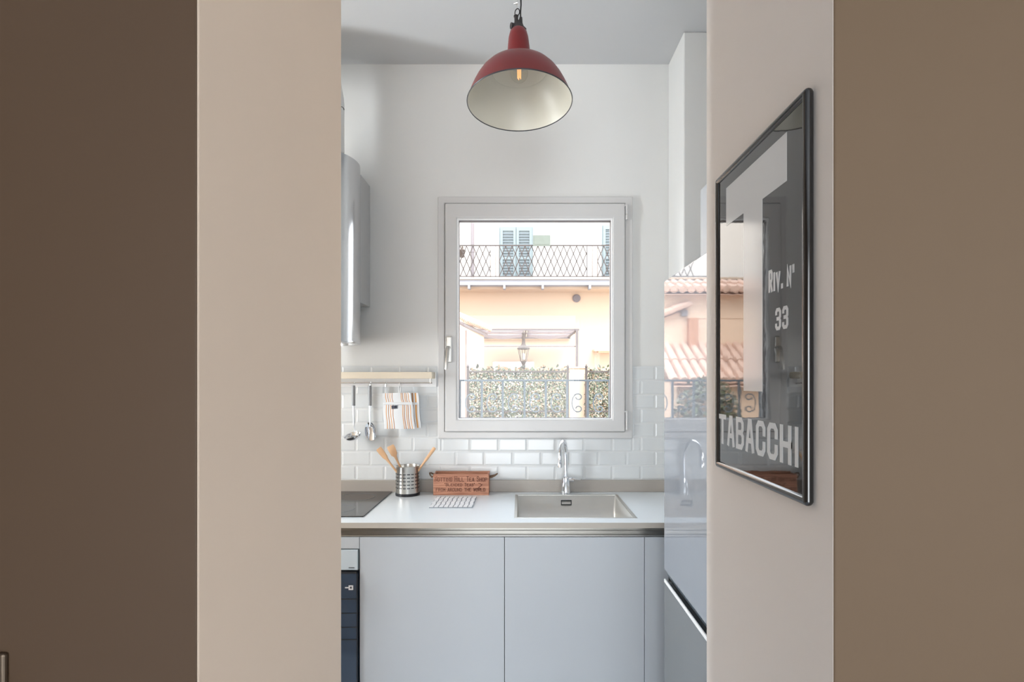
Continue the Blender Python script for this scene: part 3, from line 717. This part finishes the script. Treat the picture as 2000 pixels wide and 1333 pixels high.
# rolled rim
m = MB(); rr = .0085; c = rr
ring = [(XR-.009, sy0+c, sz0_+c), (XR-.009, sy1-c, sz0_+c), (XR-.009, sy1-c, sz1_-c), (XR-.009, sy0+c, sz1_-c)]
for i in range(4):
    a, b = Vector(ring[i]), Vector(ring[(i+1) % 4]); m.tube([a, b], rr, 16)
    m.lathe([(rr*sin(x_), -rr*cos(x_)) for x_ in [pi*k/8 for k in range(9)]], a, 16)
m.build('rim', M_signrim, t, smooth=True)
out = (-1, 0, 0); Rt = (0, -1, 0); Up = (0, 0, 1); fx_ = sx+.002
m = MB(); tt = .0006
def srect(ya, yb, za, zb2): m.box(fx_-tt, fx_, ya, yb, za, zb2)
srect(.989, 1.281, 1.853, 1.942); srect(1.089, 1.181, 1.467, 1.853)
tag(m.build('emblem', M_letter, t), 'pale grey letter T')
m = MB(); lettering(m, 'TABACCHI', (fx_, 1.326, 1.337), Rt, Up, out, .382, .071, .0112, .22, thick=tt, narrow='I'); m.build('lettering', M_letter, t)
m = MB(); lettering(m, 'RIV. No', (fx_, 1.062, 1.660), Rt, Up, out, .100, .038, .0062, .2, [1.15, .95, .9, 1, .6, .95, .95], thick=tt, narrow='I.o '); m.build('lettering', M_letter, t)
m = MB(); lettering(m, '33', (fx_, 1.034, 1.584), Rt, Up, out, .050, .042, .0068, .25, thick=tt)
m.build('numeral', M_letter, t)

# ------------------------------------------------------------------ pendant lamp
LC = Vector((PX(1015, 1.9), 1.9, PZ(201, 1.9)))
t = thing('pendant_lamp', 'red enamel pendant lamp with cream inside hanging from the ceiling', 'pendant lamp', (LC.x, LC.y, LC.z))
T = Matrix.Rotation(radians(-4.6), 3, 'X') @ Matrix.Rotation(radians(-1.0), 3, 'Y')
outer = [(.183, 0), (.179, .010), (.172, .030), (.163, .051), (.152, .073), (.138, .095), (.121, .114), (.099, .130), (.076, .141), (.056, .148), (.0445, .152), (.0435, .154)]
neck = [(.0435, .154), (.042, .160), (.041, .168), (.0385, .205), (.035, .240), (.030, .260), (.020, .273), (.0, .276)]
inner = [(.1815, .001), (.177, .010), (.170, .030), (.161, .050), (.150, .072), (.136, .093), (.119, .111), (.106, .121), (.101, .1215), (.097, .118), (.084, .124), (.066, .138), (.046, .147)]
m = MB(); m.lathe(outer, LC, 96, M=T); m.lathe(inner, LC, 96, M=T, mi=1); sh = m.build('lamp_shade', [M_red, M_enam], t, smooth=True, ang=50)
m = MB(); m.lathe([(.1815, .0015), (.1835, .0025), (.1848, 0), (.1835, -.0018), (.1815, -.0012), (.1815, .0015)], LC, 96, M=T); tag(m.build('rim', M_rim, sh, smooth=True), 'dark enamel edge')
m = MB(); m.lathe(neck, LC, 48, M=T); m.build('neck', M_red, t, smooth=True)
m = MB(); m.lathe([(.0, .138), (.022, .138), (.024, .141), (.046, .146), (.044, .152), (.0, .153)], LC, 48, M=T); m.build('socket', M_hoodbox, t, smooth=True)
m = MB(); br = .031; m.lathe([(br*sin(a)*(1 if a < 1.9 else .0+max(.42, sin(a))), .108-br*cos(a)) for a in [pi*i/20 for i in range(17)]]+[(.0135, .142), (.0135, .150)], LC, 32, M=T); bu = m.build('bulb', M_bulb, t, smooth=True)
m = MB()
for k in range(4):
    a = pi/2*k+.3; m.tube([LC+T @ Vector((.0055*cos(a), .0055*sin(a), .088)), LC+T @ Vector((.0065*cos(a), .0065*sin(a), .134))], .0014, 6)
m.build('filament', M_fil, bu)
# cast bracket: collar, cable gland, eye
top_ = LC+T @ Vector((0, 0, .274))
m = MB(); m.tube([top_+Vector((0, 0, -.008)), top_+Vector((0, 0, .004)), top_+Vector((-.002, 0, .016)), top_+Vector((-.004, 0, .024))], [.026, .021, .012, .011], 16)
m.tube([top_+Vector((.004, 0, .010)), top_+Vector((-.017, -.004, .007)), top_+Vector((-.026, -.008, .006))], [.009, .0095, .0105], 16)
m.tube([top_+Vector((-.006, 0, .02)), top_+Vector((-.008, 0, .043))], [.008, .0065], 12); m.tube([top_+Vector((-.008, 0, .042)), top_+Vector((-.008, 0, .046))], .0085, 12)
m.tube([top_+Vector((.012, 0, .0)), top_+Vector((.007, 0, .02)), top_+Vector((.009, 0, .04))], [.010, .008, .005], 12)
m.tube([top_+Vector((.005, 0, .012)), top_+Vector((.017, -.003, .002)), top_+Vector((.026, -.006, -.006))], [.008, .006, .004], 10)
m.build('bracket', M_iron, t, smooth=True)
eye = top_+Vector((-.004, 0, .058)); m = MB(); m.tube([eye+Vector((.0095*cos(a)*.8+.003*sin(a), .003*cos(a), .013*sin(a))) for a in [2*pi*k/20 for k in range(20)]], .0017, 8, closed=True); m.build('eye_ring', M_iron, t, smooth=True)
m = MB(); m.tube([eye+Vector((0, 0, .012)), eye+Vector((-.001, 0, .03)), eye+Vector((.002, 0, .06)), (LC.x+.006, LC.y, H-.002)], .0007, 6)
m.tube([eye+Vector((-.012, 0, .030)), eye+Vector((.0, 0, .034))], [.002, .0045], 8); m.build('steel_wire', M_steel, t, smooth=True)
m = MB(); cxp = top_+Vector((.008, 0, .03)); m.tube([cxp, top_+Vector((.0075, 0, .06)), top_+Vector((.0095, 0, .085)), top_+Vector((.0085, 0, .12)), (LC.x+.012, LC.y, H-.002)], .0027, 10); m.build('cord', M_cord, t, smooth=True)
m = MB(); m.lathe([(.0, 0), (.05, 0), (.055, -.02), (.04, -.035), (.0, -.036)][::-1], (LC.x+.01, LC.y, H-.0005), 32); m.build('ceiling_rose', M_white, t, smooth=True)

# ================================================================== outdoors
m = MB(); m.box(-14, 12, YB+.2, 40, -.35, -.25); struct(m.build('ground', M_pave))
# near iron railing outside the window
ry = 3.34; t = thing('window_railing', 'pale blue iron railing with scrolls directly outside the window', 'railing', (.08, ry, 1.0))
zr = PZ(743.5, ry); zlow = .98
m = MB(); m.box(-.9, .9, ry-.015, ry+.015, zr-.006, zr+.005); m.build('top_rail', M_blue, t, bevel=.002)
m = MB(); m.box(-.9, .9, ry-.012, ry+.012, zlow, zlow+.012); m.build('bottom_rail', M_blue, t)
for x in (-.9, .9):
    m = MB(); m.box(x-.01, x+.01, YB+.2, ry, zr-.03, zr-.01); m.build('wall_bracket', M_blue, t)
bars = [898.5-41.5*k for k in (3, 2, 1)]+[898.5, 941, 982, 1024.5, 1066, 1107.5, 1148, 1190.5]+[1190.5+41.5*k for k in (1, 2, 3)]
for bx in bars:
    x = PX(bx, ry); m = MB(); m.box(x-.0065, x+.0065, ry-.0065, ry+.0065, zlow+.012, zr-.006); m.build('bar', M_blue, t)
for i in range(len(bars)-1):
    if i < 2: continue
    xm = (PX(bars[i], ry)+PX(bars[i+1], ry))/2-.004; zc_ = PZ(787.5, ry); m = MB(); s_ = .030
    px1 = ry/F; rx, rz = 10.5*px1, 17.5*px1; xc0 = xm+.004
    half = [(xc0-rx*cos(b)*1.0, ry, zc_+rz*sin(b)) for b in [radians(q_) for q_ in range(0, 91, 10)]]
    cc = (xc0+1.5*px1, zc_+rz-6.2*px1)
    for q_ in range(80, -200, -20):
        b = radians(q_); rr_ = (6.2-2.6*(80-q_)/280)*px1; half.append((cc[0]+rr_*cos(b)*1.15, ry, cc[1]+rr_*sin(b)))
    allp = [(a, b, 2*zc_-c2) for a, b, c2 in half[:0:-1]]+half
    m.tube(allp, .0038, 8); m.build('scroll', M_blue, t, smooth=True)

# big facade across the courtyard
FY = 15.0
m = MB(); m.box(-12, 10, FY, FY+.4, -.3, PZ(552, 14.3)); struct(m.build('wall_facade_lower', M_fac_lo))
m = MB(); m.box(-12, 10, FY, FY+.4, PZ(552, 14.3), 7.2); struct(m.build('wall_facade_upper', M_fac_up))
BY = 14.2
m = MB(); zs1, zs0 = PZ(544, BY), PZ(557, BY); m.box(-8, 8, BY, FY, zs0, zs1); m.box(-8, 8, BY-.05, BY, zs1-.03, zs1+.02, 1); m.box(-8, 8, BY+.25, FY, zs0-.06, zs0, 1)
for px in (916, 985, 1060, 1152): x = PX(px, BY); m.box(x-.03, x+.03, BY-.03, BY+.2, zs0-.1, zs0)
tag(m.build('balcony_slab', [M_slab, M_fac_lo]), 'long grey balcony slab projecting from the cream facade opposite', 'balcony')
t = thing('lattice_railing', 'brown diamond lattice railing along the balcony opposite', 'railing', (0, BY+.05, zs1))
rt = PZ(478.5, BY); ly = BY+.05
m = MB(); m.box(-4, 4, ly-.015, ly+.015, rt-.02, rt+.01); m.build('top_rail', M_rail, t)
m = MB(); m.box(-4, 4, ly-.012, ly+.012, zs1+.05, zs1+.07); m.build('bottom_rail', M_rail, t)
posts_px = [958, 968, 975, 1146.5, 1157, 1167]
for px in posts_px: m = MB(); x = PX(px, ly); m.box(x-.009, x+.009, ly-.009, ly+.009, zs1, rt); m.build('post', M_rail, t)
m = MB(); zh = rt-.02-(zs1+.06); sp = PX(1017+12.6, ly)
def latt(pa, pb):
    xa_, xb_ = PX(pa, ly), PX(pb, ly); x = xa_-sp*3
    while x < xb_+sp*3:
        for s_ in (1, -1):
            a = Vector((x, ly, zs1+.06)); b = Vector((x+s_*sp*2.0, ly, rt-.02)); u0, u1 = 0, 1
            dx = b.x-a.x
            lo, hi = (xa_-a.x)/dx, (xb_-a.x)/dx
            if lo > hi: lo, hi = hi, lo
            u0, u1 = max(0, lo), min(1, hi)
            if u1-u0 > .02: m.tube([a+(b-a)*u0, a+(b-a)*u1], .0125, 5, caps=False)
        x += sp
latt(760, 958); latt(975, 1146.5); latt(1167, 1300)
m.build('lattice', M_rail, t)
# shutters
def shutters(px0, px1, py0, py1, label):
    yy = FY-.06; x0, x1, z0, z1 = PX(px0, yy), PX(px1, yy), PZ(py1, yy), PZ(py0, yy)
    t = thing('window_shutters', label, 'shutters', ((x0+x1)/2, FY, z0), 'louvred shutters of the facade opposite')
    m = MB(); m.box(x0-.03, x1+.03, yy+.03, FY+.0, z0, z1+.02); m.build('surround', M_shut, t)
    for a, b in ((x0, (x0+x1)/2-.008), ((x0+x1)/2+.008, x1)):
        m = MB(); frame_rect(m, a, b, z0, z1, (.07, .07, .1, .1), yy, yy+.03); zm = z0+(z1-z0)*.42; m.box(a+.07, b-.07, yy, yy+.03, zm-.04, zm+.04)
        lf = m.build('shutter_leaf', M_shut, t)
        for ka, kb in ((z0+.12, zm-.06), (zm+.06, z1-.13)):
          m = MB(); k = ka
          while k < kb:
            m.prism([(a+.07, yy+.004, k), (a+.07, yy+.026, k+.035), (a+.07, yy+.028, k+.045), (a+.07, yy+.006, k+.01)], (b-a-.14, 0, 0))
            k += .075
          m.build('louvres', M_shutd, lf)
shutters(977, 1039, 444, 548, 'pale green louvred shutters in the middle of the facade opposite')
shutters(1178, 1240, 441, 548, 'pale green louvred shutters at the right edge of the window view')
# plaque, pipe, vent, wall lamp, ledge
m = MB(); yy = BY-.03; m.box(PX(1041, yy), PX(1075, yy), yy-.02, yy+.02, PZ(481, yy), PZ(460, yy))
m.box(PX(1041, yy)+.03, PX(1075, yy)-.03, yy-.026, yy-.02, PZ(478, yy), PZ(463, yy))
tag(m.build('plaque', M_plaq, bevel=.004), 'grey green plaque fixed to the lattice railing', 'plaque')
m = MB(); x = PX(923, 14.95); m.tube([(x, 14.93, zs1), (x, 14.93, 7.1)], .045, 12)
for z in (5.0, 6.2): m.tube([(x, 14.93, z), (x, 14.93, z+.05)], .055, 12)
tag(m.build('drainpipe', M_pipe, smooth=True), 'grey drainpipe rising left of the middle shutters', 'pipe')
m = MB(); x, z = PX(1126, 14.98), PZ(583, 14.98); m.tube([(x, 15.0, z), (x, 14.96, z)], .11, 32); m.tube([(x, 14.96, z), (x, 14.93, z)], [.09, .08], 32)
for k in range(-3, 4): m.box(x-.07, x+.07, 14.92, 14.93, z+k*.02-.003, z+k*.02+.003)
tag(m.build('round_vent', M_pipe, smooth=True), 'round grey vent high on the peach facade', 'vent')
t = thing('wall_lantern', 'small wall lamp on the cream facade left of the drainpipe', 'wall lamp', (PX(903, 14.95), 15, PZ(500, 14.95)))
m = MB(); x, z = PX(903, 14.9), PZ(497, 14.9); m.lathe([(.0, -.12), (.05, -.11), (.1, .06), (.11, .07), (.02, .14), (.0, .16)], (x, 14.8, z), 12); m.build('lamp_head', M_lant, t)
m = MB(); m.tube([(x, 14.8, z+.14), (x, 14.85, z+.22), (x, 14.99, z+.2)], .018, 8); m.build('arm', M_lant, t)
m = MB(); m.box(PX(1160, 14.7), PX(1160, 14.7)+1.2, 14.62, 15.0, PZ(686, 14.7), PZ(683, 14.7)); m.box(PX(1168, 14.9), PX(1168, 14.9)+1.0, 14.78, 15.0, PZ(689, 14.8), PZ(686, 14.7))
tag(m.build('stone_ledge', M_house), 'small peach ledge on the facade at the right edge of the window', 'ledge')
# white window surround with arches low on facade
t = thing('white_lunette', 'white panel with two small arches behind the leafy screen', 'window', (PX(1003, 14.9), 14.95, -.2))
yy = 14.9; m = MB(); m.box(PX(963, yy), PX(1043, yy), yy, 14.99, -.2, PZ(707, yy)); m.build('panel', M_white, t)
for ca in (983, 1022):
    m = MB(); x, z = PX(ca, yy), PZ(723, yy); rr_ = 12.5*yy/F; m.prism([(x+rr_*cos(a), yy-.03, z+rr_*.5*sin(a)) for a in [pi*k/12 for k in range(13)]], (0, .03, 0)); m.build('arch', M_wshut, t)

# pergola
PY0 = 12.7; t = thing('canopy_pergola', 'grey metal pergola with folded white canopy against the peach facade', 'pergola', (PX(1027, PY0), PY0, -.25))
xl, xr_ = PX(927, PY0), PX(1127, PY0); zt_ = PZ(646, PY0)
for x in (xl, xr_): m = MB(); m.box(x-.028, x+.028, PY0-.028, PY0+.028, -.25, zt_); m.build('post', M_perg, t)
m = MB(); xf0, xf1 = PX(913, PY0), PX(1131, PY0)
m.box(xf0, xf1, PY0-.03, PY0+.03, zt_, zt_+.04); m.box(xf0, xf1, PY0+.9, PY0+.95, zt_, zt_+.03); m.box(xf0, xf1, FY-.1, FY-.05, zt_-.02, zt_+.03)
for x in (xl, (xl+xr_)/2, xr_): m.box(x-.02, x+.02, PY0, FY-.05, zt_, zt_+.035)
m.build('roof_frame', M_perg, t)
m = MB(); m.box(xl, xr_, PY0-.01, PY0+.01, PZ(678, PY0), PZ(676, PY0)); m.build('cross_rail', M_perg, t)
m = MB(); NU = 40
for seg_ in ((xl+.05, (xl+xr_)/2-.04), ((xl+xr_)/2+.04, xr_-.05)):
    for (ya, yb, zsag) in ((PY0+.15, PY0+.8, .05), (PY0+1.05, FY-.25, .09)):
        V = []; Fs = []
        for i in range(13):
            for j in range(9):
                u, v = i/12, j/8; V.append((seg_[0]+(seg_[1]-seg_[0])*u, ya+(yb-ya)*v, zt_+.02-zsag*sin(pi*u)*(.4+.6*sin(pi*v))))
        for i in range(12):
            for j in range(8): Fs.append((i*9+j, (i+1)*9+j, (i+1)*9+j+1, i*9+j+1))
        m.add(V, Fs)
o = m.build('canopy', M_awn, t, smooth=True); sd = o.modifiers.new('solid', 'SOLIDIFY'); sd.thickness = .01

# street lantern on post between screens and pergola
LY = 8.0; lx = PX(1022.5, LY); Zl = lambda py: PZ(py, LY)
t = thing('garden_lantern', 'dark metal lantern on a post rising above the leafy screen', 'lantern', (lx, LY, -.25))
m = MB(); m.tube([(lx, LY, -.25), (lx, LY, Zl(712))], .022, 10); m.lathe([(.02, Zl(722)), (.035, Zl(718)), (.02, Zl(714)), (.045, Zl(706))], (lx, LY, 0), 12); m.build('post', M_lant, t, smooth=True)
m = MB()
for k in range(6):
    a = 2*pi*k/6+.26; m.tube([(lx+.045*cos(a), LY+.045*sin(a), Zl(706)), (lx+.082*cos(a), LY+.082*sin(a), Zl(682))], .0055, 6)
m.lathe([(.08, Zl(683)), (.098, Zl(682)), (.095, Zl(680)), (.08, Zl(680)), (.08, Zl(683))], (lx, LY, 0), 6)
m.build('cage', M_lant, t)
m = MB(); m.lathe([(.044, Zl(706)), (.08, Zl(682))], (lx, LY, 0), 6); m.build('panes', M_bulb, t)
m = MB(); m.lathe([(.09, Zl(680)), (.05, Zl(676)), (.028, Zl(672)), (.022, Zl(664)), (.03, Zl(660)), (.018, Zl(655)), (.024, Zl(651)), (.0, Zl(646))], (lx, LY, 0), 12); m.build('cap', M_lant, t, smooth=True)
m = MB(); m.lathe([(.0, Zl(704)), (.022, Zl(702)), (.02, Zl(692)), (.0, Zl(690))], (lx, LY, 0), 12); m.build('bulb', M_white, t)

# leafy screens with iron frames, pillar between them
def leaves(mb, x0, x1, y0, y1, z0, z1, n, size, nm=5, fn=None):
    for _ in range(n):
        p = Vector((random.uniform(x0, x1), random.uniform(y0, y1), random.uniform(z0, z1)))
        if fn and not fn(p): continue
        s_ = size*random.uniform(.6, 1.2); a = random.uniform(0, 2*pi); b = random.uniform(-.9, .9)
        ax = Vector((cos(a), sin(b)*.5, sin(a))).normalized(); w = ax.cross(Vector((random.uniform(-.5, .5), -1, random.uniform(-.5, .5)))).normalized()
        nn = ax.cross(w); q_ = [p, p+ax*s_*.5+w*s_*.32+nn*s_*.08, p+ax*s_, p+ax*s_*.5-w*s_*.32+nn*s_*.08]
        mb.add(q_, [(0, 1, 2), (0, 2, 3)], random.choice(range(nm)))
LM = [M_l1, M_l2, M_l3, M_l4, M_l5]
SYD = 7.0
def screen(px0, px1, label, group='leafy screens'):
    x0, x1 = PX(px0, SYD), PX(px1, SYD); zt_ = PZ(725, SYD); t = thing('leafy_screen', label, 'hedge screen', ((x0+x1)/2, SYD, -.25), group)
    for x in (x0, x1):
        m = MB(); m.box(x-.014, x+.014, SYD-.014, SYD+.014, -.25, PZ(718, SYD)); m.lathe([(.014, 0), (.02, .01), (.012, .02), (.0, .045)], (x, SYD, PZ(718, SYD)), 8); m.build('post', M_rail, t)
    for z in (zt_-.01, PZ(804, SYD)): m = MB(); m.box(x0, x1, SYD-.01, SYD+.01, z-.01, z+.01); m.build('rail', M_rail, t)
    m = MB(); leaves(m, x0, x1, SYD+.005, SYD+.12, .3, zt_+.01, int(15000*(x1-x0)), .030); leaves(m, x0, x1, SYD+.01, SYD+.1, zt_, zt_+.05, int(90*(x1-x0)), .05)
    o = m.build('foliage', LM, t); o['kind'] = 'stuff'
screen(914, 1109, 'long leafy privacy screen in an iron frame left of the peach pillar')
screen(1145, 1262, 'shorter leafy privacy screen in an iron frame right of the peach pillar')
m = MB(); yy = 7.15; m.box(PX(1113, yy), PX(1143, yy), yy, yy+.2, -.25, PZ(720, yy)); m.box(PX(1110, yy), PX(1146, yy), yy-.02, yy+.22, PZ(720, yy), PZ(717, yy))
tag(m.build('garden_pillar', M_house, bevel=.005), 'pale peach pillar between the two leafy screens', 'pillar')

# low house on the left with tiled roof
hA = Vector((PX(897, 8.2), 8.2, 0)); hB = Vector((PX(950, 11.2), 11.2, 0)); ze = 2.42
t = thing('tiled_house', 'peach house with terracotta tiled eaves at the left of the courtyard', 'house', (-2.5, 9.5, -.25))
m = MB(); m.prism([(hA.x, hA.y, -.25), (hB.x-.05, hB.y, -.25), (-6, 11.2, -.25), (-6, 8.2, -.25)], (0, 0, ze+.27)); m.box(-6, hA.x-.12, 8.19, 8.35, ze+.0, 2.85); m.build('wall', M_house, t)
def tile_roof(mb, p0, p1, up, rise, n_, rad=.06):
    """half round tile rows from eave line p0-p1 running along vector up"""
    p0, p1, up = Vector(p0), Vector(p1), Vector(up); N_ = max(2, int((p1-p0).length/(rad*2.1))); K = max(2, int(up.length/.38))
    e_ = (p1-p0)/N_; u = up/K
    for i in range(N_+1):
        for k in range(K):
            a = p0+e_*i+u*k+Vector((0, 0, .03)); b = a+u*1.12+Vector((0, 0, -.015)); mb.tube([a, b], [rad, rad*.86], 8)
    mb.add([p0-e_*.3, p1+e_*.3, p1+e_*.3+up, p0-e_*.3+up], [(0, 1, 2, 3)]); mb.add([v-Vector((0, 0, .05)) for v in (p0-e_*.3, p1+e_*.3, p1+e_*.3+up, p0-e_*.3+up)], [(0, 1, 2, 3)])
m = MB(); tile_roof(m, hA+Vector((.0, -.1, ze+.0)), hB+Vector((.1, .1, ze+.1)), (-.5, .04, .2), 0, 0); tile_roof(m, (-6, 8.0, 2.8), (hA.x-.12, 8.0, 2.8), (0, .5, .2), 0, 0)
m.build('roof', M_rtile, t, smooth=True)
m = MB(); a = hA+Vector((-.02, 0, ze-.06)); b = hB+Vector((0, 0, ze)); m.tube([a, b], .035, 8); m.build('gutter', M_pipe, t, smooth=True)
m = MB(); x = -1.37; m.box(x-.045, x+.045, 8.14, 8.21, 2.45, 2.54); m.build('vent_grille', M_pipe, t)
m = MB(); m.box(-1.56, -1.42, 8.1, 8.21, 1.86, 2.42); m.build('hatch', M_wshut, t, bevel=.01)
m = MB(); tile_roof(m, (-5.5, 7.3, 1.45), (-.98, 7.3, 1.45), (0, .9, .55), 0, 0); m.build('lower_roof', M_rtile, t, smooth=True)
m = MB(); m.box(-5.4, -1.05, 7.45, 8.2, -.25, 1.46); m.build('annex_wall', M_house, t)
m = MB(); m.tube([(hA.x+.07, 8.8, -.25), (hA.x+.07, 8.8, 2.3)], .03, 10); m.build('downpipe', M_awn, t, smooth=True)
# bush on the left, seen in the fridge door
m = MB(); 
def ball(p): return ((p.x+1.35)/.55)**2+((p.y-6.9)/.3)**2+((p.z-.68)/.88)**2 < 1
leaves(m, -1.9, -.8, 6.6, 7.2, -.2, 1.75, 9000, .07, 5, ball)
t = thing('garden_bush', 'green bush mirrored in the fridge door, left of the leafy screen', 'bush', (-1.35, 6.9, -.25))
o = m.build('foliage', LM, t); o['kind'] = 'stuff'
m = MB()
for k in range(5): a = k*1.3; m.tube([(-1.35, 6.9, -.25), (-1.35+.2*cos(a), 6.9+.1*sin(a), .5), (-1.35+.35*cos(a), 6.9+.15*sin(a), 1.2)], [.03, .02, .008], 6)
m.build('stems', M_wshut, t)

for o in bpy.data.objects:
    if '_org' in o: del o['_org']
